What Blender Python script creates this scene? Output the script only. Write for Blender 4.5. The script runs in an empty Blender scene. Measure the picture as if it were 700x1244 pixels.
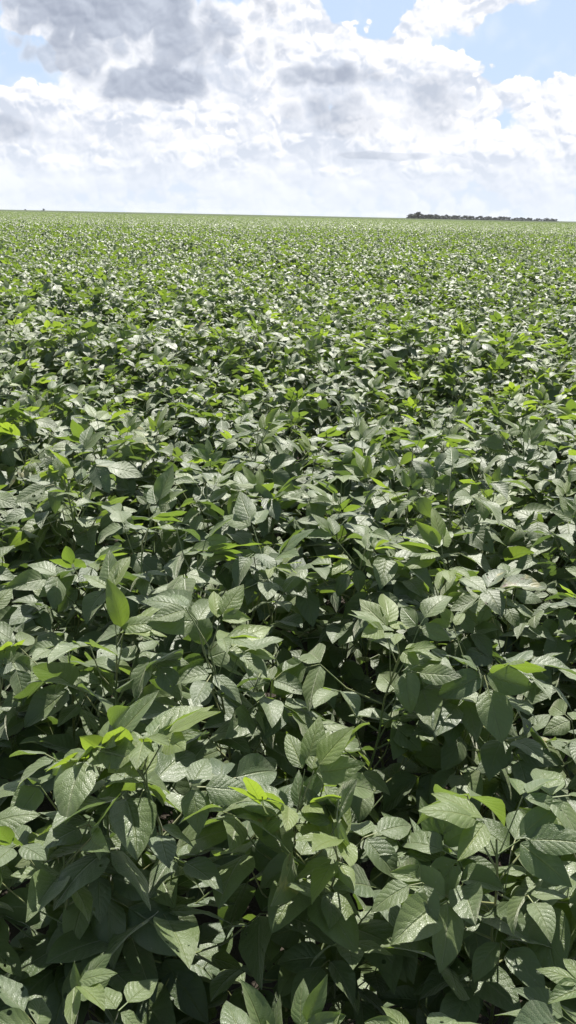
import bpy, bmesh, math, random
import numpy as np
from mathutils import Matrix, Vector, Euler

R = math.radians
rng = np.random.default_rng(11)
random.seed(11)
scene = bpy.context.scene
col = scene.collection

# ------------------------------------------------------------------ camera
CAM_Z = 1.62
PITCH = 18.5
F_PX = 1077.0
cam_data = bpy.data.cameras.new("camera")
cam = bpy.data.objects.new("camera", cam_data)
col.objects.link(cam)
cam_data.sensor_fit = 'VERTICAL'
cam_data.sensor_height = 24.0
cam_data.lens = 24.0 * F_PX / 1244.0
cam_data.clip_start = 0.05
cam_data.clip_end = 9000.0
cam.matrix_world = (Matrix.Translation((0, 0, CAM_Z)) @
                    Matrix.Rotation(R(90 - PITCH), 4, 'X') @
                    Matrix.Rotation(R(1.2), 4, 'Z'))
scene.camera = cam
CAM_INV = cam.matrix_world.inverted()


def project(p):
    """world point -> photo pixel (700 x 1244) and depth"""
    q = CAM_INV @ Vector(p)
    d = -q.z
    if d < 0.05:
        return None
    return 350 + F_PX * q.x / d, 622 - F_PX * q.y / d, d


# ------------------------------------------------------------------ light
SUN_AZ, SUN_EL = 10.0, 55.0          # degrees right of the view axis, above the horizon
sun_dir = Vector((math.sin(R(SUN_AZ)) * math.cos(R(SUN_EL)),
                  math.cos(R(SUN_AZ)) * math.cos(R(SUN_EL)), math.sin(R(SUN_EL))))
sd = bpy.data.lights.new("sun", 'SUN')
sd.energy = 5.0
sd.angle = R(0.53)
sd.color = (1.0, 0.955, 0.88)
sun = bpy.data.objects.new("sun", sd)
sun.rotation_euler = sun_dir.to_track_quat('Z', 'Y').to_euler()
col.objects.link(sun)

scene.view_settings.view_transform = 'Standard'
scene.view_settings.look = 'None'
scene.view_settings.exposure = 0.93
scene.view_settings.gamma = 1.0
scene.view_settings.use_curve_mapping = False
scene.cycles.max_bounces = 7
scene.cycles.diffuse_bounces = 4
scene.cycles.glossy_bounces = 2
scene.cycles.transmission_bounces = 3
scene.cycles.transparent_max_bounces = 8
scene.cycles.use_denoising = True
scene.cycles.sample_clamp_indirect = 4.0


# ------------------------------------------------------------------ node expression helper
class Ex:
    def __init__(self, nt):
        self.nt = nt

    def node(self, t, **kw):
        n = self.nt.nodes.new(t)
        for k, v in kw.items():
            setattr(n, k, v)
        return n

    def put(self, sock, v):
        if isinstance(v, V):
            v = v.s
        if hasattr(v, 'is_output'):
            self.nt.links.new(v, sock)
        else:
            sock.default_value = v

    def m(self, op, *a, clamp=False):
        n = self.node('ShaderNodeMath', operation=op, use_clamp=clamp)
        for i, v in enumerate(a):
            self.put(n.inputs[i], v)
        return V(self, n.outputs[0])

    def smooth(self, x, a, b, lo=0.0, hi=1.0):
        n = self.node('ShaderNodeMapRange', interpolation_type='SMOOTHSTEP')
        for i, v in enumerate((x, a, b, lo, hi)):
            self.put(n.inputs[i], v)
        return V(self, n.outputs[0])

    def xyz(self, x, y, z=0.0):
        n = self.node('ShaderNodeCombineXYZ')
        for i, v in enumerate((x, y, z)):
            self.put(n.inputs[i], v)
        return n.outputs[0]

    def sep(self, v):
        n = self.node('ShaderNodeSeparateXYZ')
        self.put(n.inputs[0], v)
        return [V(self, o) for o in n.outputs]

    def noise(self, vec, scale, detail=4.0, rough=0.5, dist=0.0, dims='3D', color=False):
        n = self.node('ShaderNodeTexNoise', noise_dimensions=dims)
        self.put(n.inputs['Vector'], vec)
        n.inputs['Scale'].default_value = scale
        n.inputs['Detail'].default_value = detail
        n.inputs['Roughness'].default_value = rough
        n.inputs['Distortion'].default_value = dist
        return n.outputs['Color'] if color else V(self, n.outputs['Fac'])

    def mix(self, f, a, b):
        n = self.node('ShaderNodeMix', data_type='RGBA')
        self.put(n.inputs['Factor'], f)
        ins = [i for i in n.inputs if i.type == 'RGBA']
        for s, v in zip(ins, (a, b)):
            if isinstance(v, tuple) and len(v) == 3:
                v = v + (1.0,)
            self.put(s, v)
        return [o for o in n.outputs if o.type == 'RGBA'][0]

    def scale_col(self, c, f):
        n = self.node('ShaderNodeVectorMath', operation='SCALE')
        self.put(n.inputs[0], c)
        self.put(n.inputs['Scale'], f)
        return n.outputs[0]

    def attr(self, name):
        n = self.node('ShaderNodeAttribute', attribute_name=name)
        return V(self, n.outputs['Fac'])


class V:
    def __init__(self, ex, s):
        self.ex, self.s = ex, s

    def __add__(self, o): return self.ex.m('ADD', self, o)
    __radd__ = __add__
    def __sub__(self, o): return self.ex.m('SUBTRACT', self, o)
    def __rsub__(self, o): return self.ex.m('SUBTRACT', o, self)
    def __mul__(self, o): return self.ex.m('MULTIPLY', self, o)
    __rmul__ = __mul__
    def __truediv__(self, o): return self.ex.m('DIVIDE', self, o)


# ------------------------------------------------------------------ world: blue sky and heaped clouds
def build_world():
    w = bpy.data.worlds.new("World")
    scene.world = w
    w.use_nodes = True
    nt = w.node_tree
    nt.nodes.clear()
    e = Ex(nt)
    out = e.node('ShaderNodeOutputWorld')
    tc = e.node('ShaderNodeTexCoord').outputs['Generated']
    x, y, z = e.sep(tc)
    # azimuth and elevation in degrees, clockwise from the view axis
    az = e.m('ARCTAN2', x, y) * 57.2958
    el = e.m('ARCSINE', e.m('MINIMUM', e.m('MAXIMUM', z, -1.0), 1.0)) * 57.2958

    azel = e.xyz(az, el, 0.0)

    def add_blob(acc, px, py, rx, ry, strength, clamp=True):
        """adds strength inside an ellipse given in photo pixels, falling to 0 at its rim"""
        rx, ry = rx / 19.2, ry / 22.5
        q = e.node('ShaderNodeVectorMath', operation='MULTIPLY_ADD')
        e.put(q.inputs[0], azel)
        q.inputs[1].default_value = (1 / rx, 1 / ry, 0)
        q.inputs[2].default_value = (-A(px) / rx, -E(py, px) / ry, 0)
        l = e.node('ShaderNodeVectorMath', operation='LENGTH')
        e.put(l.inputs[0], q.outputs[0])
        r = e.m('SUBTRACT', 1.0, V(e, l.outputs['Value']), clamp=clamp)
        if not clamp:
            return r
        return e.m('MULTIPLY_ADD', r, strength, acc)

    # photo pixel -> degrees (clouds as seen above the field)
    def A(px): return (px - 350) / 19.2
    def E(py, px=350): return (262 + (px - 350) * 0.021 - py) / 22.5

    # one gentle warp for everything, so that outlines swell and curl
    P0 = e.xyz(az * 0.92, el * 1.06, 0.0)
    wn = e.noise(P0, 0.55, 2.0, 0.5, dims='2D', color=True)
    wv = e.node('ShaderNodeVectorMath', operation='MULTIPLY_ADD')
    e.put(wv.inputs[0], wn)
    wv.inputs[1].default_value = (0.8, 0.8, 0.0)
    e.put(wv.inputs[2], P0)
    W = wv.outputs[0]

    def field(shift):
        """heaped, cauliflower-like noise; the shift moves the sampling towards the sun"""
        q = e.node('ShaderNodeVectorMath', operation='ADD')
        e.put(q.inputs[0], W)
        q.inputs[1].default_value = (shift[0], shift[1], 0.0)
        big = e.noise(q.outputs[0], 0.36, 6.0, 0.50, dims='2D')
        v1 = e.node('ShaderNodeTexVoronoi', feature='F1', voronoi_dimensions='2D')
        e.put(v1.inputs['Vector'], q.outputs[0])
        v1.inputs['Scale'].default_value = 0.8
        v1.inputs['Detail'].default_value = 3.0
        v1.inputs['Roughness'].default_value = 0.42
        bil = 1.0 - V(e, v1.outputs['Distance'])
        return big * 0.80 + bil * 0.40          # about 0.35 .. 0.85

    n0 = field((0.0, 0.0))
    n1 = field((0.10, 0.24))
    relief = (n0 - n1)
    nm = n0 - 0.600
    base_n = e.noise(W, 0.30, 2.0, 0.5, dims='2D') - 0.5

    def curve(lo, hi, x):
        return e.smooth(x, lo, hi)

    LIT, SHD, MID = (0.74, 0.735, 0.745), (0.255, 0.285, 0.35), (0.44, 0.475, 0.545)
    lit = e.m('MULTIPLY_ADD', relief, 2.1, e.m('MULTIPLY_ADD', base_n, 1.5, 0.52), clamp=True)
    # far veil of cloud that fills most of the low sky
    cover = 0.34
    for cx, cy, rx, ry, s in [(150, 60, 170, 85, 0.9), (340, 75, 190, 95, 0.8), (100, 165, 260, 70, 0.8),
                              (380, 185, 300, 60, 0.6), (540, 6, 78, 34, 1.4), (640, 170, 190, 60, 0.5),
                              (625, 52, 150, 56, -2.6), (440, -2, 74, 52, -3.4), (28, 80, 84, 42, -2.3),
                              (0, 20, 40, 40, -0.9), (690, 20, 110, 60, -1.6), (585, 150, 70, 22, -0.35), (510, 120, 80, 50, 0.8)]:
        cover = add_blob(cover, cx, cy, rx, ry, s)
    cover = e.m('MINIMUM', cover, 0.75)
    # above and beside the picture: scattered clouds, open blue overhead
    f_up = e.smooth(el, 12.5, 22.0)
    cover = cover * (1.0 - f_up) - f_up * 0.04
    dens = cover + nm * 1.2
    mask = e.smooth(dens, 0.0, 0.26)
    ccol = e.mix(lit * 0.85, MID, LIT)

    # heaps standing in front of it: lit crowns, flat shaded bases
    #        cx   cy   rx   ry  base  light-level offset
    heaps = [(315, 58, 95, 92, 0.34), (400, 72, 120, 56, 0.38), (480, 82, 92, 46, 0.42), (512, 74, 66, 26, 0.4),
             (556, 0, 62, 30, 0.3), (506, 28, 52, 32, 0.3), (60, 132, 120, 34, 0.2), (215, 138, 130, 34, 0.2),
             (620, 118, 130, 34, 0.30), (672, 150, 90, 66, 0.30), (560, 152, 52, 42, 0.3),
             (640, 185, 120, 24, 0.1), (255, 186, 84, 42, 0.15), (335, 172, 66, 34, 0.2), (440, 166, 84, 34, 0.25),
             (110, 196, 120, 26, 0.1), (405, 206, 36, 14, 0.1), (530, 205, 60, 18, 0.0), (30, 190, 60, 20, 0.1)]
    for cx, cy, rx, ry, off in heaps:
        r = add_blob(0.0, cx, cy, rx, ry, 1.0, False)
        h = (el - E(cy, cx)) * (22.5 / ry)                 # -1 base .. 1 crown
        m = e.smooth(e.m('MULTIPLY_ADD', nm, 1.5, r), 0.12, 0.24) * e.smooth(e.m('MULTIPLY_ADD', nm, 1.2, h), -0.85, -0.20)
        br = e.m('MULTIPLY_ADD', h, 0.62, lit * 1.05 + relief * 1.3 + off - 0.34, clamp=True)
        ccol = e.mix(m, ccol, e.mix(br, MID, LIT))
        mask = e.m('MAXIMUM', mask, m)
    # clouds near us seen from below, thick enough to be grey
    greys = [(150, 14, 188, 60, 1.0), (190, 100, 112, 30, 1.0), (225, 46, 60, 44, 0.75), (382, 88, 78, 20, 0.85),
             (395, 134, 66, 36, 0.55), (445, 186, 66, 6, 0.55), (505, 125, 44, 44, 0.38), (15, 158, 70, 22, 0.5),
             (318, 60, 34, 20, 0.35), (95, 66, 90, 28, 0.8)]
    for cx, cy, rx, ry, s in greys:
        r = add_blob(0.0, cx, cy, rx, ry, 1.0, False)
        m = e.smooth(e.m('MULTIPLY_ADD', nm, 1.25, e.m('MULTIPLY_ADD', base_n, 0.3, r)), -0.02, 0.38)
        m = m * s
        ccol = e.mix(m, ccol, e.mix(lit * 0.74, SHD, MID))
        mask = e.m('MAXIMUM', mask, m)
    # thin milky air near the horizon
    nish = e.node('ShaderNodeTexSky', sky_type='NISHITA')
    nish.sun_disc = False
    nish.sun_elevation = R(SUN_EL)
    nish.sun_rotation = R(SUN_AZ)
    nish.altitude = 300
    nish.air_density = 1.0
    nish.dust_density = 1.2
    nish.ozone_density = 1.5
    blue = e.scale_col(nish.outputs[0], 0.062)
    low = e.smooth(el, 5.2, 0.0)
    ccol = e.mix(low * 0.78, ccol, (0.535, 0.575, 0.635))
    skyc = e.mix(e.smooth(el, 34.0, 13.0, 0.0, 0.72), blue, (0.42, 0.52, 0.68))
    veil = e.smooth(base_n + nm * 0.5, -0.12, 0.30)
    skyc = e.mix(veil * 0.45, skyc, (0.56, 0.60, 0.67))
    skyc = e.mix(low * 0.7, skyc, (0.52, 0.57, 0.66))
    final = e.mix(mask, skyc, ccol)
    bg = e.node('ShaderNodeBackground')
    e.put(bg.inputs['Color'], final)
    bg.inputs['Strength'].default_value = 0.84
    nt.links.new(bg.outputs[0], out.inputs['Surface'])
    w.cycles.sampling_method = 'NONE'      # a broad even source: leaves find it by themselves


build_world()


# ------------------------------------------------------------------ materials
def new_mat(name):
    m = bpy.data.materials.new(name)
    m.use_nodes = True
    m.node_tree.nodes.clear()
    return m, Ex(m.node_tree)


def leaf_material(name, top, under, trans, tfac, rough, sheen, holes=False, patch=False, fine_relief=True):
    m, e = new_mat(name)
    nt = m.node_tree
    out = e.node('ShaderNodeOutputMaterial')
    uvn = e.node('ShaderNodeUVMap', uv_map='UVMap')
    u, v, _ = e.sep(uvn.outputs[0])
    au = e.m('ABSOLUTE', u * 2.0 - 1.0)
    tone = e.attr('tone')                     # 0..1, a leaf's own shade of green
    geo = e.node('ShaderNodeNewGeometry')
    tc = e.node('ShaderNodeTexCoord').outputs['Object']
    # lateral veins sweep forward from the midrib
    vw = e.noise(e.xyz(u * 1.5, v * 2.0, tone * 31.0), 1.6, 1.0, 0.5)
    s = (v - au * 0.26 + (vw - 0.5) * 0.16) * 7.5
    fr = e.m('FRACT', s)
    tri = e.m('ABSOLUTE', fr - 0.5) * 2.0             # 1 on a vein, 0 between
    vein = e.smooth(tri, 0.80, 0.99)
    mid = e.smooth(au, 0.085, 0.01)
    quilt = e.m('SINE', fr * 3.14159)
    fine = e.node('ShaderNodeTexVoronoi', feature='DISTANCE_TO_EDGE', voronoi_dimensions='2D')
    e.put(fine.inputs['Vector'], e.xyz(u * 0.6, v, 0.0))
    fine.inputs['Scale'].default_value = 30.0
    net = e.m('MINIMUM', V(e, fine.outputs['Distance']) * 5.0, 1.0)
    blot = e.noise(tc, 34.0, 2.0, 0.6)
    h = quilt * 0.32 - mid * 0.8 + net * 0.16 + blot * 0.8
    bump = e.node('ShaderNodeBump')
    e.put(bump.inputs['Height'], h)
    bump.inputs['Strength'].default_value = 0.55
    bump.inputs['Distance'].default_value = 0.0028
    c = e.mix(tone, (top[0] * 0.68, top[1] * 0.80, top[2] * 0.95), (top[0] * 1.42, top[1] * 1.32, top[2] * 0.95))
    c = e.mix(e.smooth(blot, 0.42, 0.68) * 0.35, c, tuple(k * 1.4 for k in top))
    c = e.mix(e.m('MAXIMUM', vein * 0.15, mid * 0.38), c, (top[0] * 2.6, top[1] * 2.0, top[2] * 1.9))
    # dust and spray specks
    spk = e.smooth(e.noise(tc, 210.0, 2.0, 0.5), 0.70, 0.76)
    c = e.mix(spk * 0.35, c, (0.36, 0.38, 0.30))
    if patch:
        ys = e.smooth(e.noise(tc, 16.0, 3.0, 0.6), 0.54, 0.64)
        c = e.mix(ys * 0.85, c, (0.34, 0.31, 0.12))
        bs = e.smooth(e.noise(tc, 46.0, 3.0, 0.5), 0.64, 0.69)
        c = e.mix(bs, c, (0.10, 0.055, 0.025))
    c = e.mix(V(e, geo.outputs['Backfacing']), c, under)
    p = e.node('ShaderNodeBsdfPrincipled')
    e.put(p.inputs['Base Color'], c)
    e.put(p.inputs['Roughness'], rough + blot * 0.16 - 0.08)
    p.inputs['IOR'].default_value = 1.5
    p.inputs['Specular IOR Level'].default_value = 0.95
    p.inputs['Sheen Weight'].default_value = sheen
    p.inputs['Sheen Roughness'].default_value = 0.4
    p.inputs['Sheen Tint'].default_value = (1.0, 1.0, 0.84, 1.0)
    if fine_relief:
        nt.links.new(bump.outputs[0], p.inputs['Normal'])
    t = e.node('ShaderNodeBsdfTranslucent')
    tcol = e.mix(e.smooth(tone, 0.3, 1.0), tuple(k * 0.7 for k in trans), (trans[0] * 1.5, trans[1] * 1.35, trans[2]))
    tcol = e.mix(e.m('MAXIMUM', vein * 0.35, mid * 0.6), tcol, tuple(k * 0.55 for k in trans))
    e.put(t.inputs['Color'], tcol)
    mx = e.node('ShaderNodeMixShader')
    mx.inputs[0].default_value = tfac
    nt.links.new(p.outputs[0], mx.inputs[1])
    nt.links.new(t.outputs[0], mx.inputs[2])
    res = mx.outputs[0]
    if holes:
        vo = e.node('ShaderNodeTexVoronoi', feature='F1')
        e.put(vo.inputs['Vector'], tc)
        vo.inputs['Scale'].default_value = 62.0
        vo.inputs['Randomness'].default_value = 1.0
        pick = e.sep(vo.outputs['Color'])[0]
        edge = V(e, vo.outputs['Distance']) + (e.noise(tc, 150.0, 2.0, 0.5) - 0.5) * 0.22
        hole = e.m('MULTIPLY', e.m('LESS_THAN', edge, pick * 0.42 - 0.14), e.m('LESS_THAN', au, 0.93))
        tr = e.node('ShaderNodeBsdfTransparent')
        m2 = e.node('ShaderNodeMixShader')
        e.put(m2.inputs[0], hole)
        nt.links.new(res, m2.inputs[1])
        nt.links.new(tr.outputs[0], m2.inputs[2])
        res = m2.outputs[0]
    nt.links.new(res, out.inputs['Surface'])
    return m


TOP, UNDER, TRANS = (0.066, 0.106, 0.029), (0.095, 0.13, 0.052), (0.17, 0.28, 0.042)
M_LEAF = leaf_material('mature_leaf', TOP, UNDER, TRANS, 0.30, 0.48, 0.72)
M_EATEN = leaf_material('insect_eaten_leaf', TOP, UNDER, TRANS, 0.30, 0.50, 0.72, holes=True)
M_PATCH = leaf_material('yellow_patched_leaf', (0.085, 0.120, 0.050), UNDER, TRANS, 0.28, 0.5, 0.3, holes=True, patch=True)
M_YOUNG = leaf_material('young_leaf', (0.11, 0.160, 0.040), (0.13, 0.19, 0.05), (0.25, 0.39, 0.04), 0.40, 0.48, 0.35)
M_FAR = leaf_material('distant_leaf', TOP, UNDER, (0.16, 0.22, 0.07), 0.13, 0.44, 1.0, fine_relief=False)
M_FARYOUNG = leaf_material('distant_young_leaf', (0.11, 0.160, 0.040), (0.13, 0.19, 0.05), (0.25, 0.39, 0.04), 0.40, 0.48, 0.35, fine_relief=False)


def stem_material():
    m, e = new_mat('green_stem')
    out = e.node('ShaderNodeOutputMaterial')
    tc = e.node('ShaderNodeTexCoord').outputs['Object']
    n = e.noise(tc, 14.0, 3.0, 0.6)
    c = e.mix(e.smooth(n, 0.35, 0.65), (0.10, 0.15, 0.045), (0.20, 0.21, 0.075))
    p = e.node('ShaderNodeBsdfPrincipled')
    e.put(p.inputs['Base Color'], c)
    p.inputs['Roughness'].default_value = 0.55
    p.inputs['Sheen Weight'].default_value = 0.2
    m.node_tree.links.new(p.outputs[0], out.inputs['Surface'])
    return m


M_STEM = stem_material()


def soil_material():
    m, e = new_mat('red_soil')
    out = e.node('ShaderNodeOutputMaterial')
    tc = e.node('ShaderNodeTexCoord').outputs['Object']
    n = e.noise(tc, 1.6, 5.0, 0.6)
    n2 = e.noise(tc, 38.0, 5.0, 0.65)
    c = e.mix(n, (0.028, 0.021, 0.014), (0.052, 0.040, 0.027))
    c = e.mix(e.smooth(n2, 0.58, 0.68) * 0.6, c, (0.075, 0.065, 0.045))
    p = e.node('ShaderNodeBsdfPrincipled')
    e.put(p.inputs['Base Color'], c)
    p.inputs['Roughness'].default_value = 0.95
    b = e.node('ShaderNodeBump')
    e.put(b.inputs['Height'], n2)
    b.inputs['Distance'].default_value = 0.02
    m.node_tree.links.new(b.outputs[0], p.inputs['Normal'])
    m.node_tree.links.new(p.outputs[0], out.inputs['Surface'])
    return m


def far_canopy_material():
    m, e = new_mat('distant_canopy')
    out = e.node('ShaderNodeOutputMaterial')
    tc = e.node('ShaderNodeTexCoord').outputs['Object']
    n = e.noise(tc, 1.3, 6.0, 0.75)
    n3 = e.noise(tc, 0.012, 3.0, 0.5)
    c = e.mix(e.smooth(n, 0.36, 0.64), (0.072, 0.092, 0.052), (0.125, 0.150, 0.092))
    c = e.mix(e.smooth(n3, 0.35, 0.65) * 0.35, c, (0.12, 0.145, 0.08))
    p = e.node('ShaderNodeBsdfPrincipled')
    e.put(p.inputs['Base Color'], c)
    p.inputs['Roughness'].default_value = 1.0
    p.inputs['Specular IOR Level'].default_value = 0.0
    m.node_tree.links.new(p.outputs[0], out.inputs['Surface'])
    return m


def tree_materials():
    m, e = new_mat('dark_tree_foliage')
    out = e.node('ShaderNodeOutputMaterial')
    tc = e.node('ShaderNodeTexCoord').outputs['Object']
    n = e.noise(tc, 0.5, 3.0, 0.6)
    c = e.mix(n, (0.012, 0.024, 0.008), (0.030, 0.050, 0.015))
    p = e.node('ShaderNodeBsdfPrincipled')
    e.put(p.inputs['Base Color'], c)
    p.inputs['Roughness'].default_value = 0.7
    m.node_tree.links.new(p.outputs[0], out.inputs['Surface'])
    m2, e = new_mat('bark')
    out = e.node('ShaderNodeOutputMaterial')
    tc = e.node('ShaderNodeTexCoord').outputs['Object']
    c = e.mix(e.noise(tc, 3.0, 4.0, 0.6), (0.07, 0.055, 0.04), (0.17, 0.14, 0.11))
    p = e.node('ShaderNodeBsdfPrincipled')
    e.put(p.inputs['Base Color'], c)
    p.inputs['Roughness'].default_value = 0.9
    m2.node_tree.links.new(p.outputs[0], out.inputs['Surface'])
    return m, m2


# ------------------------------------------------------------------ mesh collecting
class Bag:
    """collects quad grids and tubes, then becomes ONE mesh"""
    def __init__(self):
        self.v, self.f, self.uv, self.tone, self.mi, self.n = [], [], [], [], [], 0

    def grid(self, P, UV, tone, mi=0):
        """P: (a,b,3) points, UV: (a,b,2)"""
        a, b = P.shape[:2]
        idx = np.arange(a * b).reshape(a, b) + self.n
        q = np.stack([idx[:-1, :-1], idx[:-1, 1:], idx[1:, 1:], idx[1:, :-1]], -1).reshape(-1, 4)
        self.v.append(P.reshape(-1, 3)); self.uv.append(UV.reshape(-1, 2))
        self.f.append(q); self.tone.append(np.full(a * b, tone, np.float32))
        self.mi.append(np.full(len(q), mi, np.int32)); self.n += a * b

    def tube(self, pts, radii, k=5):
        pts = np.asarray(pts, float)
        t = np.gradient(pts, axis=0)
        t /= np.linalg.norm(t, axis=1)[:, None] + 1e-9
        up = np.array([0.31, 0.17, 0.93])
        s = np.cross(t, up); s /= np.linalg.norm(s, axis=1)[:, None] + 1e-9
        b = np.cross(s, t)
        a = np.linspace(0, 2 * np.pi, k + 1)
        r = np.asarray(radii, float)[:, None, None]
        P = pts[:, None] + r * (np.cos(a)[None, :, None] * s[:, None] + np.sin(a)[None, :, None] * b[:, None])
        UV = np.zeros(P.shape[:2] + (2,))
        self.grid(P, UV, 0.5)

    def mesh(self, name, mats, smooth=True):
        me = bpy.data.meshes.new(name)
        v = np.concatenate(self.v).astype(np.float32)
        f = np.concatenate(self.f).astype(np.int32)
        uv = np.concatenate(self.uv).astype(np.float32)
        me.vertices.add(len(v)); me.vertices.foreach_set('co', v.ravel())
        me.loops.add(f.size); me.loops.foreach_set('vertex_index', f.ravel())
        me.polygons.add(len(f))
        me.polygons.foreach_set('loop_start', np.arange(0, f.size, 4, dtype=np.int32))
        me.polygons.foreach_set('material_index', np.concatenate(self.mi))
        me.polygons.foreach_set('use_smooth', np.full(len(f), smooth))
        l = me.uv_layers.new(name='UVMap')
        l.data.foreach_set('uv', uv[f.ravel()].ravel())
        at = me.attributes.new('tone', 'FLOAT', 'POINT')
        at.data.foreach_set('value', np.concatenate(self.tone))
        for m in mats:
            me.materials.append(m)
        me.update(calc_edges=True)
        return me


def unit(v):
    v = np.asarray(v, float)
    return v / (np.linalg.norm(v) + 1e-9)


def leaflet(bag, base, d, n, L, Wd, rg, nu=6, nv=9, mi=0, tone=0.5, droop=0.7, fold=0.2):
    """a soybean leaflet: egg-shaped, pointed, folded along the midrib, arched and wavy"""
    d = unit(d)
    n = unit(n - np.dot(n, d) * d)
    s = np.cross(d, n)
    v = np.linspace(0, 1, nv)
    u = np.linspace(-1, 1, nu + 1)
    pw = 0.50 + rg.random() * 0.14
    sh = np.power(np.clip(v, 0.0, 1), pw) * np.power(1 - v, 0.86 + 0.3 * rg.random())
    sh /= sh.max()
    sh[0] = 0.06
    sh[-1] = 0.02
    w = sh * Wd * 0.5
    th = droop * (v ** 1.3)                             # bending angle along the blade
    ds = np.gradient(v) * L
    y = np.concatenate([[0], np.cumsum(np.cos((th[1:] + th[:-1]) / 2) * ds[0] * 0 + np.cos((th[1:] + th[:-1]) / 2) * (L / (nv - 1)))])
    z = -np.concatenate([[0], np.cumsum(np.sin((th[1:] + th[:-1]) / 2) * (L / (nv - 1)))])
    X = u[None, :] * w[:, None]
    asym = 1 + 0.12 * (rg.random() - 0.5) * np.sign(u)[None, :]
    X = X * asym
    au = np.abs(u)[None, :]
    f1 = fold * (0.75 + 0.5 * rg.random())
    curl = (rg.random() - 0.35) * 0.9
    Zl = f1 * np.abs(X) - curl * (au ** 2) * np.abs(X) * 0.55
    Zl += (0.028 * Wd * 6 * 0.14) * np.sin(v[:, None] * (9 + 4 * rg.random()) + rg.random() * 6 + np.sign(u)[None, :] * 1.3) * au ** 2 * (w[:, None] / (Wd * 0.5)) * 2.0
    Zl += 0.0008 * np.sin((v[:, None] - au * 0.24) * 8 * 2 * np.pi) * au * (1 - au * 0.4) * (nv > 8)
    tw = (rg.random() - 0.5) * 0.9 * v[:, None]
    Xr = X * np.cos(tw) - Zl * np.sin(tw)
    Zr = X * np.sin(tw) + Zl * np.cos(tw)
    side = (rg.random() - 0.5) * 0.22 * L * v ** 2       # blade bends sideways a little
    Xr = Xr + side[:, None]
    c, sn = np.cos(th)[:, None], np.sin(th)[:, None]
    Yw = y[:, None] + Zr * sn
    Zw = z[:, None] + Zr * c
    P = base + Xr[..., None] * s + Yw[..., None] * d + Zw[..., None] * n
    UV = np.stack(np.broadcast_arrays((u[None, :] + 1) / 2, v[:, None]), -1)
    bag.grid(P, UV, tone, mi)


def rot_about(v, axis, a):
    axis = unit(axis); v = np.asarray(v, float)
    return v * math.cos(a) + np.cross(axis, v) * math.sin(a) + axis * np.dot(axis, v) * (1 - math.cos(a))


def trifoliate(bag, tip, az, pitch, L, rg, res, mi, tone, young=False):
    """three leaflets at the end of a leaf stalk"""
    h = np.array([math.cos(az), math.sin(az), 0.0])
    up = np.array([0.0, 0.0, 1.0])
    d = h * math.cos(pitch) + up * math.sin(pitch)
    n = -h * math.sin(pitch) + up * math.cos(pitch)
    # whole leaf rolls and tilts a little
    n = unit(rot_about(n, d, rg.normal(0, 0.30)))
    s = np.cross(d, n)
    nu, nv = res
    gap = 0.30 * L * (0.5 if young else 1)
    for k in range(3):
        if k == 0:
            b, dd = tip + d * gap, d
            l = L * rg.uniform(0.95, 1.1)
        else:
            sg = 1 if k == 1 else -1
            a = rg.uniform(0.95, 1.4) * (0.6 if young else 1)
            b = tip + s * sg * 0.005
            dd = d * math.cos(a) + s * sg * math.sin(a) - n * rg.uniform(-0.1, 0.35)
            l = L * rg.uniform(0.84, 1.0)
        nn = n + rg.normal(0, 0.20, 3)
        if not young:
            dd = dd + np.array([0, 0, -1]) * rg.uniform(-0.1, 0.35)
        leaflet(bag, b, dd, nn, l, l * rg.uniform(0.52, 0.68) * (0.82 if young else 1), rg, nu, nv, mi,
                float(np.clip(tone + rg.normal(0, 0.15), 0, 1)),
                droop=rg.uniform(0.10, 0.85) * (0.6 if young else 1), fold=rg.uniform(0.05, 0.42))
    return d, gap


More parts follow.
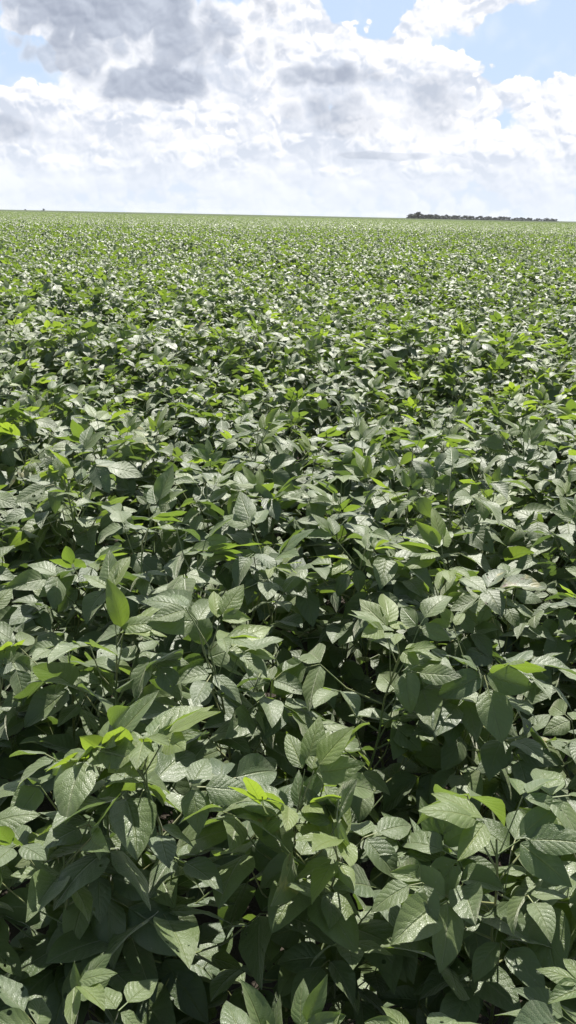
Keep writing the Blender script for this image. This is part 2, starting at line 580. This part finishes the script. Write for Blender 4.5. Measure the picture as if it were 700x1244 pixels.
def plant_bags(rg, H=0.72, hi=True, n_tri=15, side_bias=None, eaten=0.12, n_young=2, tip_leaf=None, patched=0.025):
    """stem, foliage and young-leaf bags for one soybean plant, base at the origin"""
    st, fo, yo = Bag(), Bag(), Bag()
    lean = rg.normal(0, 0.05, 2)
    zz = np.linspace(0, 1, 8)
    wob = rg.normal(0, 0.008, (8, 2)); wob[0] = 0
    axis = np.stack([lean[0] * zz ** 1.5 + wob[:, 0], lean[1] * zz ** 1.5 + wob[:, 1], H * 0.93 * zz], 1)
    res = (6, 9) if hi else (2, 4)
    if hi:
        st.tube(axis, np.linspace(0.0042, 0.0018, 8))
    def at(t):
        return np.array([np.interp(t, zz, axis[:, i]) for i in range(3)])
    phi = rg.random() * 6.28
    shade_of_green = rg.normal(0.5, 0.22)          # plants differ, leaves of one plant less so
    for i in range(n_tri):
        t = 0.12 + 0.80 * (i + rg.random() * 0.5) / n_tri
        phi += math.pi * 0.62 + rg.normal(0, 0.5)
        az = phi
        node = at(t)
        pl = rg.uniform(0.11, 0.24) * (1.15 - 0.55 * t)
        el = rg.uniform(0.45, 1.05) + 0.2 * (1 - t)
        h = np.array([math.cos(az), math.sin(az) * 0.66, 0])         # crowded along the row, so it reaches less sideways
        tip = node + h * pl * math.cos(el) + np.array([0, 0, pl * math.sin(el)])
        top_limit = H * rg.uniform(0.93, 1.06)
        if tip[2] > top_limit:
            tip[2] = top_limit
        if hi:
            mid = (node + tip) / 2 + h * pl * 0.07 - np.array([0, 0, pl * 0.05])
            st.tube([node, mid, tip], [0.0019, 0.0015, 0.0012], 4)
        L = rg.uniform(0.070, 0.122) * (1.0 if t < 0.75 else 0.86)
        pitch = rg.normal(0.15, 0.34)
        mi = 0
        r = rg.random()
        if hi and r < eaten:
            mi = 1
        elif hi and r < eaten + patched:
            mi = 2
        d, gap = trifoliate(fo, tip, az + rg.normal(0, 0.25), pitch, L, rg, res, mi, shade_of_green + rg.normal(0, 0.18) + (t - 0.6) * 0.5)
        if hi:
            st.tube([tip, tip + d * gap], [0.0011, 0.0009], 4)
    for k in range(n_young):
        az = rg.random() * 6.28
        node = at(0.9 + 0.1 * rg.random())
        pl = rg.uniform(0.03, 0.11)
        el = rg.uniform(0.7, 1.35)
        h = np.array([math.cos(az), math.sin(az), 0])
        tip = node + h * pl * math.cos(el) + np.array([0, 0, pl * math.sin(el)])
        if hi:
            st.tube([node, (node + tip) / 2, tip], [0.0015, 0.0012, 0.001], 4)
        L = rg.uniform(0.052, 0.098)
        d, gap = trifoliate(yo, tip, az, rg.uniform(0.1, 1.15), L, rg, res, 0, rg.random(), young=True)
    if tip_leaf:
        # one long upright young leaf standing above the canopy
        node = at(0.98)
        tip = node + np.array([0.01, 0.0, 0.035])
        if hi:
            st.tube([node, tip], [0.0015, 0.0011], 4)
        leaflet(yo, tip, np.array([-0.10, 0.05, 1.0]), np.array([0.75, -1.0, 0.1]), tip_leaf, tip_leaf * 0.44, rg,
                res[0], res[1], 0, 0.6, droop=0.45, fold=0.38)
        leaflet(yo, tip, np.array([0.9, -0.15, 0.25]), np.array([0.1, -0.5, 1.0]), tip_leaf * 0.8, tip_leaf * 0.42, rg,
                res[0], res[1], 0, 0.5, droop=0.6, fold=0.3)
    return st, fo, yo


# ------------------------------------------------------------------ field layout
ROW0, ROW_GAP, STEP = 1.20, 0.51, 0.13
HALF_TAN = 350 / F_PX


def row_offset(x, row):
    """rows wander slightly"""
    return 0.03 * math.sin(x * 0.7 + row * 1.7) + x * 0.012


def vigour(x, y):
    """crop height changes in patches of a metre or three"""
    v = (math.sin(x * 1.9 + y * 0.7 + 1.0) + math.sin(-x * 0.8 + y * 1.5 + 4.0) +
         math.sin(x * 0.55 + y * 0.33) + 0.8 * math.sin(x * 3.1 - y * 2.3) +
         1.3 * math.sin(y * 2.0 + x * 0.25 + 1.6))
    return 1 + 0.042 * v


def tag(o, label=None, cat=None, group=None, kind=None):
    if label: o['label'] = label
    if cat: o['category'] = cat
    if group: o['group'] = group
    if kind: o['kind'] = kind


plants = []          # (row, x, y, scale, rot, seen)
for row in range(0, 34):
    y0 = ROW0 + ROW_GAP * (row - 1) + (0.17 if row == 0 else 0)      # the first row is a low one at the field's edge
    hw = y0 * HALF_TAN * 1.12 + 1.4
    nx = int(hw / STEP)
    for i in range(-nx, nx + 1):
        x = i * STEP + rng.normal(0, 0.03)
        y = y0 + row_offset(x, row) + rng.normal(0, 0.025)
        if rng.random() < 0.03:
            continue
        sc = float(np.clip(rng.normal(1.0, 0.065), 0.84, 1.16))
        sc *= vigour(x, y)
        if row == 0:
            sc *= 0.86
        pr = project((x, y, 0.62 * sc))
        seen = pr is not None and -22 < pr[0] < 722
        plants.append([row, x, y, sc, math.pi * random.randrange(2) + rng.normal(0, 0.35), seen])

seen_list = [p for p in plants if p[5]]
seen_list.sort(key=lambda p: p[0])
# whole rows only, up to 300 plants
keep = []
for row in range(34):
    members = [p for p in seen_list if p[0] == row]
    if len(keep) + len(members) > 300:
        break
    keep += members
N_ROWS = row
kept = set(id(p) for p in keep)
filler = [p for p in plants if id(p) not in kept]
print('individual plants', len(keep), 'rows', N_ROWS)

# plant meshes: the first rows get a mesh of their own, the others share
VARIANTS = 64
variants = []
for k in range(VARIANTS):
    rg = np.random.default_rng(500 + k)
    ny = int(rg.choice([2, 3, 4, 5], p=[0.25, 0.33, 0.27, 0.15]))
    st, fo, yo = plant_bags(rg, H=0.72, n_tri=int(rg.integers(22, 28)), n_young=ny,
                            eaten=0.34 if k % 3 == 0 else 0.16)
    variants.append((st.mesh('stem', [M_STEM]), fo.mesh('foliage', [M_LEAF, M_EATEN, M_PATCH]),
                     yo.mesh('young_leaves', [M_YOUNG]), ny))

ORD = ['zeroth', 'first', 'second', 'third', 'fourth', 'fifth', 'sixth', 'seventh', 'eighth', 'ninth', 'tenth',
       'eleventh', 'twelfth', 'thirteenth', 'fourteenth', 'fifteenth', 'sixteenth', 'seventeenth', 'eighteenth',
       'nineteenth', 'twentieth']
TENS = {2: 'twenty', 3: 'thirty', 4: 'forty', 5: 'fifty', 6: 'sixty', 7: 'seventy', 8: 'eighty', 9: 'ninety'}


def ordinal(n):
    if n <= 20: return ORD[n]
    t, u = divmod(n, 10)
    return (TENS[t][:-1] + 'ieth') if u == 0 else TENS[t] + '-' + ORD[u]


YOUNG_WORD = {1: 'one bright shoot', 2: 'two bright shoots', 3: 'three bright shoots', 4: 'four bright shoots', 5: 'five bright shoots'}


def link_plant(meshes, x, y, sc, rot, label, group):
    root = bpy.data.objects.new('soybean_plant', None)
    root.empty_display_size = 0.1
    root.location = (x, y, 0); root.rotation_euler = (0, 0, rot); root.scale = (sc, sc, sc)
    col.objects.link(root)
    tag(root, label, 'soybean plant', group)
    for nm, me in zip(('stem', 'foliage', 'young_leaves'), meshes):
        o = bpy.data.objects.new(nm, me)
        o.parent = root
        col.objects.link(o)
    return root


# a few plants of the photograph that stand out from their neighbours
SPECIAL = {}


def special(px, py, key, label, **kw):
    best = min(((project((p[1], p[2], 0.70 * p[3])), p) for p in keep if id(p) not in SPECIAL),
               key=lambda q: (q[0][0] - px) ** 2 + (q[0][1] - py) ** 2)
    rg = np.random.default_rng(key)
    st, fo, yo = plant_bags(rg, H=0.72, **kw)
    SPECIAL[id(best[1])] = ((st.mesh('stem', [M_STEM]), fo.mesh('foliage', [M_LEAF, M_EATEN, M_PATCH]),
                             yo.mesh('young_leaves', [M_YOUNG])), label)
    best[1][4] = 0.0


special(166, 728, 71, 'soybean plant with one tall upright bright leaf above the canopy, left of centre', n_tri=24, n_young=2, tip_leaf=0.098)
special(605, 1175, 72, 'low soybean plant with yellow-patched, hole-eaten leaves near the bottom right corner', n_tri=26, n_young=1, eaten=0.25, patched=0.5)
special(185, 825, 73, 'soybean plant with dull leaves riddled by small holes, left of centre', n_tri=24, n_young=1, eaten=0.95)
special(300, 925, 74, 'soybean plant topped by a cluster of long bright green leaves in the front', n_tri=24, n_young=7)
special(180, 930, 75, 'soybean plant with several spreading lime green tip leaves, front left', n_tri=24, n_young=6)
special(325, 462, 76, 'distant soybean plant with a dense yellow-green tuft, near the centre', n_tri=22, n_young=9)
special(350, 470, 77, 'distant soybean plant beside the yellow-green tuft, itself thickly tipped with lime leaves', n_tri=22, n_young=8)

young_parts, foliage_parts = [], []
idx = 0
for row in range(N_ROWS):
    members = sorted([p for p in keep if p[0] == row], key=lambda p: p[1])
    for j, p in enumerate(members):
        st, fo, yo, ny = variants[idx % VARIANTS if idx < VARIANTS else random.randrange(VARIANTS)]
        size = 'tall' if p[3] > 1.05 else ('low' if p[3] < 0.95 else 'leafy')
        lab = f"{size} green soybean plant with {YOUNG_WORD[ny]}, {ordinal(j + 1)} from left in {ordinal(row + 1)} row"
        if id(p) in SPECIAL:
            (st, fo, yo), lab = SPECIAL[id(p)]
        r = link_plant((st, fo, yo), p[1], p[2], p[3], p[4], lab, 'soybean plants in the nearest rows')
        if idx < 14:
            foliage_parts.append(r.children[1] if r.children else None)
        idx += 1
few = [o for o in col.objects if o.name.startswith('soybean_plant') and 'two bright' in o['label']][:12]
objs = [[c for c in col.objects if c.parent == o and c.name.startswith('foliage')][0] for o in few]
yobjs = [[c for c in col.objects if c.parent == o and c.name.startswith('young_leaves')][0] for o in few]


# ------------------------------------------------------------------ the rest of the field (one mass): instances of the same plants
def points_mesh(name, pts):
    me = bpy.data.meshes.new(name)
    me.vertices.add(len(pts))
    me.vertices.foreach_set('co', np.array([p[:3] for p in pts], np.float32).ravel())
    a = me.attributes.new('rot', 'FLOAT', 'POINT'); a.data.foreach_set('value', np.array([p[3] for p in pts], np.float32))
    a = me.attributes.new('size', 'FLOAT', 'POINT'); a.data.foreach_set('value', np.array([p[4] for p in pts], np.float32))
    a = me.attributes.new('pick', 'INT', 'POINT'); a.data.foreach_set('value', np.array([p[5] for p in pts], np.int32))
    return me


MID_END = 62.0
pts = [(p[1], p[2], 0.0, p[4], p[3], random.randrange(12)) for p in filler]
row = 34
while True:
    y0 = ROW0 + ROW_GAP * (row - 1)
    if y0 > MID_END: break
    hw = y0 * HALF_TAN * 1.1 + 2.5
    n = int(hw / STEP)
    xs = np.arange(-n, n + 1) * STEP + rng.normal(0, 0.03, 2 * n + 1)
    for x in xs:
        s = float(np.clip(rng.normal(1.0, 0.07), 0.8, 1.2))
        s *= vigour(x, y0)
        pts.append((x, y0 + row_offset(x, row) * 0.5 + rng.normal(0, 0.03), 0.0, math.pi * random.randrange(2) + rng.normal(0, 0.35), s, random.randrange(12)))
    row += 1
print('instanced plants', len(pts))

field = bpy.data.objects.new('soybean_field', points_mesh('soybean_field', pts))
col.objects.link(field)
tag(field, 'dense green soybean crop covering the middle distance in rows', 'soybean crop', None, 'stuff')


def scatter_tree(src_a, src_b):
    ng = bpy.data.node_groups.new('crop_scatter', 'GeometryNodeTree')
    ng.interface.new_socket('Geometry', in_out='INPUT', socket_type='NodeSocketGeometry')
    ng.interface.new_socket('Geometry', in_out='OUTPUT', socket_type='NodeSocketGeometry')
    N, L = ng.nodes, ng.links
    gi, go = N.new('NodeGroupInput'), N.new('NodeGroupOutput')
    g2i = N.new('GeometryNodeGeometryToInstance')
    pairs = []
    for a, b in reversed(list(zip(src_a, src_b))):
        jo = N.new('GeometryNodeJoinGeometry')
        for o in (a, b):
            oi = N.new('GeometryNodeObjectInfo'); oi.transform_space = 'ORIGINAL'
            oi.inputs['Object'].default_value = o
            L.new(oi.outputs['Geometry'], jo.inputs[0])
        gx = N.new('GeometryNodeGeometryToInstance')
        L.new(jo.outputs[0], gx.inputs[0])
        pairs.append(gx)
    N.remove(g2i)
    jall = N.new('GeometryNodeJoinGeometry')
    for gx in pairs:
        L.new(gx.outputs[0], jall.inputs[0])
    m2p = N.new('GeometryNodeMeshToPoints')
    L.new(gi.outputs[0], m2p.inputs[0])
    iop = N.new('GeometryNodeInstanceOnPoints')
    L.new(m2p.outputs[0], iop.inputs['Points'])
    L.new(jall.outputs[0], iop.inputs['Instance'])
    iop.inputs['Pick Instance'].default_value = True

    def named(nm, t):
        n = N.new('GeometryNodeInputNamedAttribute'); n.data_type = t
        n.inputs['Name'].default_value = nm
        return [o for o in n.outputs if o.enabled and o.name == 'Attribute'][0]
    L.new(named('pick', 'INT'), iop.inputs['Instance Index'])
    cx = N.new('ShaderNodeCombineXYZ')
    L.new(named('rot', 'FLOAT'), cx.inputs['Z'])
    e2r = N.new('FunctionNodeEulerToRotation')
    L.new(cx.outputs[0], e2r.inputs[0])
    L.new(e2r.outputs[0], iop.inputs['Rotation'])
    L.new(named('size', 'FLOAT'), iop.inputs['Scale'])
    L.new(iop.outputs[0], go.inputs[0])
    return ng


md = field.modifiers.new('scatter', 'NODES')
md.node_group = scatter_tree(objs, yobjs)

# ---- farther out: one patch of light plants, repeated at random turns
TILE = 3.6
tile_bag_rng = np.random.default_rng(77)
fo_all = Bag()
for r_ in range(int(TILE / ROW_GAP)):
    for c_ in range(int(TILE / STEP)):
        st, fo, yo = plant_bags(tile_bag_rng, H=0.72 * tile_bag_rng.uniform(0.85, 1.1), hi=False, n_tri=11, n_young=1)
        ox = -TILE / 2 + (c_ + 0.5) * STEP + tile_bag_rng.normal(0, 0.03)
        oy = -TILE / 2 + (r_ + 0.5) * ROW_GAP + tile_bag_rng.normal(0, 0.03)
        for src, mi in ((fo, 0), (yo, 1)):
            for v_, f_, uv_, t_, m_ in zip(src.v, src.f, src.uv, src.tone, src.mi):
                fo_all.v.append(v_ + np.array([ox, oy, 0])); fo_all.f.append(f_ - f_.min() + fo_all.n)
                fo_all.uv.append(uv_); fo_all.tone.append(t_); fo_all.mi.append(np.full(len(f_), mi, np.int32))
                fo_all.n += len(v_)
tile_me = fo_all.mesh('distant_crop', [M_FAR, M_FARYOUNG])
tile = bpy.data.objects.new('distant_crop', tile_me)
tile.location = (0, MID_END + TILE / 2 + 0.2, 0)
col.objects.link(tile)
tag(tile, 'far soybean canopy merging into an even green texture', 'soybean crop', None, 'stuff')
tpts = []
yy = 0.0
FAR_END = 420.0
while MID_END + yy < FAR_END:
    hw = (MID_END + yy) * HALF_TAN * 1.1 + 8
    n = int(hw / TILE) + 1
    for i in range(-n, n + 1):
        tpts.append((i * TILE, yy, 0.0, math.pi * random.randrange(2), random.uniform(0.97, 1.04), 0))
    yy += TILE
print('tiles', len(tpts))
ng = bpy.data.node_groups.new('crop_repeat', 'GeometryNodeTree')
ng.interface.new_socket('Geometry', in_out='INPUT', socket_type='NodeSocketGeometry')
ng.interface.new_socket('Geometry', in_out='OUTPUT', socket_type='NodeSocketGeometry')
N, L = ng.nodes, ng.links
gi, go = N.new('NodeGroupInput'), N.new('NodeGroupOutput')
# rows of points: one mesh line per depth step, joined
jn = N.new('GeometryNodeJoinGeometry')
depth_steps = sorted(set(p[1] for p in tpts))
for yv in depth_steps:
    xs = [p[0] for p in tpts if p[1] == yv]
    ml = N.new('GeometryNodeMeshLine')
    ml.inputs['Count'].default_value = len(xs)
    ml.inputs['Start Location'].default_value = (min(xs) + random.uniform(-1.8, 1.8), yv, 0)
    ml.inputs['Offset'].default_value = (TILE, 0, 0)
    L.new(ml.outputs[0], jn.inputs[0])
m2p = N.new('GeometryNodeMeshToPoints')
L.new(jn.outputs[0], m2p.inputs[0])
iop = N.new('GeometryNodeInstanceOnPoints')
L.new(m2p.outputs[0], iop.inputs['Points'])
L.new(gi.outputs[0], iop.inputs['Instance'])
rv = N.new('FunctionNodeRandomValue'); rv.data_type = 'INT'
ri = [s for s in rv.inputs if s.type == 'INT']
ri[0].default_value, ri[1].default_value = 0, 1
mm = N.new('ShaderNodeMath'); mm.operation = 'MULTIPLY'
L.new([o for o in rv.outputs if o.type == 'INT'][0], mm.inputs[0]); mm.inputs[1].default_value = math.pi
cx = N.new('ShaderNodeCombineXYZ'); L.new(mm.outputs[0], cx.inputs['Z'])
e2r = N.new('FunctionNodeEulerToRotation'); L.new(cx.outputs[0], e2r.inputs[0]); L.new(e2r.outputs[0], iop.inputs['Rotation'])
L.new(iop.outputs[0], go.inputs[0])
tile.modifiers.new('repeat', 'NODES').node_group = ng


# ------------------------------------------------------------------ ground and the last kilometres of canopy
def sheet(name, y0, y1, half0, half1, z, mat, ny=2, nx=2, amp=0.0):
    b = Bag()
    t = np.linspace(0, 1, ny)
    u = np.linspace(-1, 1, nx)
    Y = y0 + (y1 - y0) * t ** 2
    Hh = half0 + (half1 - half0) * t ** 2
    P = np.stack([u[None, :] * Hh[:, None], np.broadcast_to(Y[:, None], (ny, nx)), np.full((ny, nx), float(z))], -1)
    if amp:
        P[..., 2] += amp * np.sin(P[..., 0] * 0.011 + 1.0) * np.cos(P[..., 1] * 0.006)
    b.grid(P[:, ::-1], np.zeros((ny, nx, 2)), 0.5)
    me = b.mesh(name, [mat])
    me.flip_normals()
    o = bpy.data.objects.new(name, me)
    col.objects.link(o)
    return o


g = sheet('ground', -60, 5200, 2600, 5200, 0.0, soil_material(), 40, 40)
tag(g, kind='structure')
far = sheet('far_field', FAR_END - 6, 5000, 1500, 4200, 0.66, far_canopy_material(), 60, 40)
tag(far, 'pale green band of crop along the horizon', 'soybean crop', None, 'stuff')

# ------------------------------------------------------------------ distant trees
M_FOL, M_BARK = tree_materials()


def tree_bags(rg, H, slender=False):
    """trunk with limbs, and a crown of many small leaf clumps"""
    tr, cr = Bag(), Bag()
    tr.tube([(0, 0, 0), (0.1, 0, H * 0.4), (0.0, 0.1, H * 0.8)], [H * 0.03, H * 0.022, H * 0.008], 6)
    cl = []
    for k in range(6):
        a = rg.random() * 6.28
        z = H * rg.uniform(0.35, 0.7)
        r = H * rg.uniform(0.14, 0.3) * (0.45 if slender else 1)
        tip = np.array([math.cos(a) * r, math.sin(a) * r, z + H * rg.uniform(0.05, 0.22)])
        tr.tube([(0, 0, z * 0.8), tip * 0.5 + np.array([0, 0, z * 0.42]), tip], [H * .012, H * .008, H * .004], 5)
        cl.append((tip, H * rg.uniform(0.14, 0.24) * (0.6 if slender else 1)))
    cl.append((np.array([0, 0, H * 0.82]), H * (0.14 if slender else 0.20)))
    cl.append((np.array([0, 0, H * 0.6]), H * (0.16 if slender else 0.26)))
    cl.append((np.array([0, 0, H * 0.36]), H * (0.14 if slender else 0.26)))
    for k in range(5):
        cl.append((np.array([rg.normal(0, 0.2), rg.normal(0, 0.2), 0.16]) * H, H * 0.22))
    for c, r in cl:
        for _ in range(120 if c[2] < H * 0.25 else 60):
            p = c + unit(rg.normal(size=3)) * r * rg.uniform(0.4, 1.0) * np.array([1, 1, 0.85])
            s = H * rg.uniform(0.025, 0.055)
            a, b = unit(rg.normal(size=3)), unit(rg.normal(size=3))
            b = unit(b - a * np.dot(a, b))
            P = np.array([[p - a * s - b * s * .6, p - a * s * .3 + b * s * .8], [p + a * s * .5 - b * s * .7, p + a * s + b * s * .5]])
            cr.grid(P, np.zeros((2, 2, 2)), 0.5)
    return tr, cr


def horizon_pos(px, Y):
    """ground position seen at photo column px at distance Y"""
    # the horizon runs through (px, 262 + ...) ; invert the camera for that column
    py = 262.0 + (px - 350) * 0.021
    d = cam.matrix_world.to_3x3() @ Vector(((px - 350) / F_PX, (622 - py) / F_PX, -1.0))
    k = Y / d.y
    return d.x * k, Y


tree_kinds = []
for k in range(6):
    rg = np.random.default_rng(900 + k)
    a, b = tree_bags(rg, 10.0, slender=(k == 5))
    tree_kinds.append((a.mesh('trunk', [M_BARK]), b.mesh('crown', [M_FOL], smooth=False)))


def put_tree(px, Y, H, kind, label, rot, group='trees of the distant wood', name='tree', wide=1.7):
    x, y = horizon_pos(px, Y)
    r = bpy.data.objects.new(name, None)
    r.location = (x, y, 0); r.rotation_euler = (0, 0, rot); r.scale = (H / 10 * wide, H / 10 * wide, H / 10)
    col.objects.link(r)
    tag(r, label, 'tree', group)
    for nm, me in zip(('trunk', 'crown'), tree_kinds[kind]):
        o = bpy.data.objects.new(nm, me); o.parent = r; col.objects.link(o)


tr_rng = np.random.default_rng(5)
WY = 1500.0
nT = 0
px = 498.0
wood_trees = []
while px < 678:
    t = (px - 498) / 178
    if 509 < px < 511.5: pass
    H = tr_rng.uniform(5.2, 9.4) * (1.0 - 0.36 * t)
    wood_trees.append((px, H, tr_rng.uniform(-30, 60)))
    px += tr_rng.uniform(1.9, 3.7) if not (566 < px < 570 or 618 < px < 621) else 3.8
wood_trees += [(507.5, 12.2, 0)]
wood_trees.sort()
for i, (px, H, dy) in enumerate(wood_trees):
    if H > 12:
        put_tree(px, WY, H, 5, 'tallest dark tree, near the left end of the distant wood', 0.3)
        continue
    side = ('small' if H < 6 else 'bushy')
    put_tree(px, WY + dy, H, int(tr_rng.integers(0, 5)),
             f"{side} dark tree on the horizon, {ordinal(i + 1)} from left in the distant wood", tr_rng.random() * 6.28)
put_tree(53, 1900, 4.6, 1, 'larger of the two lone trees on the left horizon', 0.2, 'lone trees on the left horizon', wide=2.0)
put_tree(31, 1900, 3.2, 2, 'tiny lone tree at the far left end of the horizon', 1.2, 'lone trees on the left horizon', wide=2.0)


# ------------------------------------------------------------------ the air over the field
def build_haze():
    b = Bag()
    x0, x1, y0, y1, z0, z1 = -5600, 5600, -80, 5400, -1.0, 18.0
    c = np.array([[x, y, z] for z in (z0, z1) for y in (y0, y1) for x in (x0, x1)], float)
    for q in ((0, 2, 3, 1), (4, 5, 7, 6), (0, 1, 5, 4), (2, 6, 7, 3), (0, 4, 6, 2), (1, 3, 7, 5)):
        P = c[[q[0], q[1], q[3], q[2]]].reshape(2, 2, 3)
        b.grid(P.transpose(1, 0, 2), np.zeros((2, 2, 2)), 0.5)
    m, e = new_mat('thin_air')
    out = e.node('ShaderNodeOutputMaterial')
    v = e.node('ShaderNodeVolumePrincipled')
    v.inputs['Color'].default_value = (0.90, 0.93, 1.0, 1.0)
    v.inputs['Density'].default_value = 0.00004
    v.inputs['Anisotropy'].default_value = 0.3
    m.node_tree.links.new(v.outputs[0], out.inputs['Volume'])
    me = b.mesh('haze', [m], smooth=False)
    bm = bmesh.new(); bm.from_mesh(me)
    bmesh.ops.remove_doubles(bm, verts=bm.verts, dist=0.01)
    bmesh.ops.recalc_face_normals(bm, faces=bm.faces)
    bm.to_mesh(me); bm.free()
    o = bpy.data.objects.new('haze', me)
    col.objects.link(o)
    tag(o, 'thin bright air softening the far end of the field', 'haze', None, 'stuff')


build_haze()
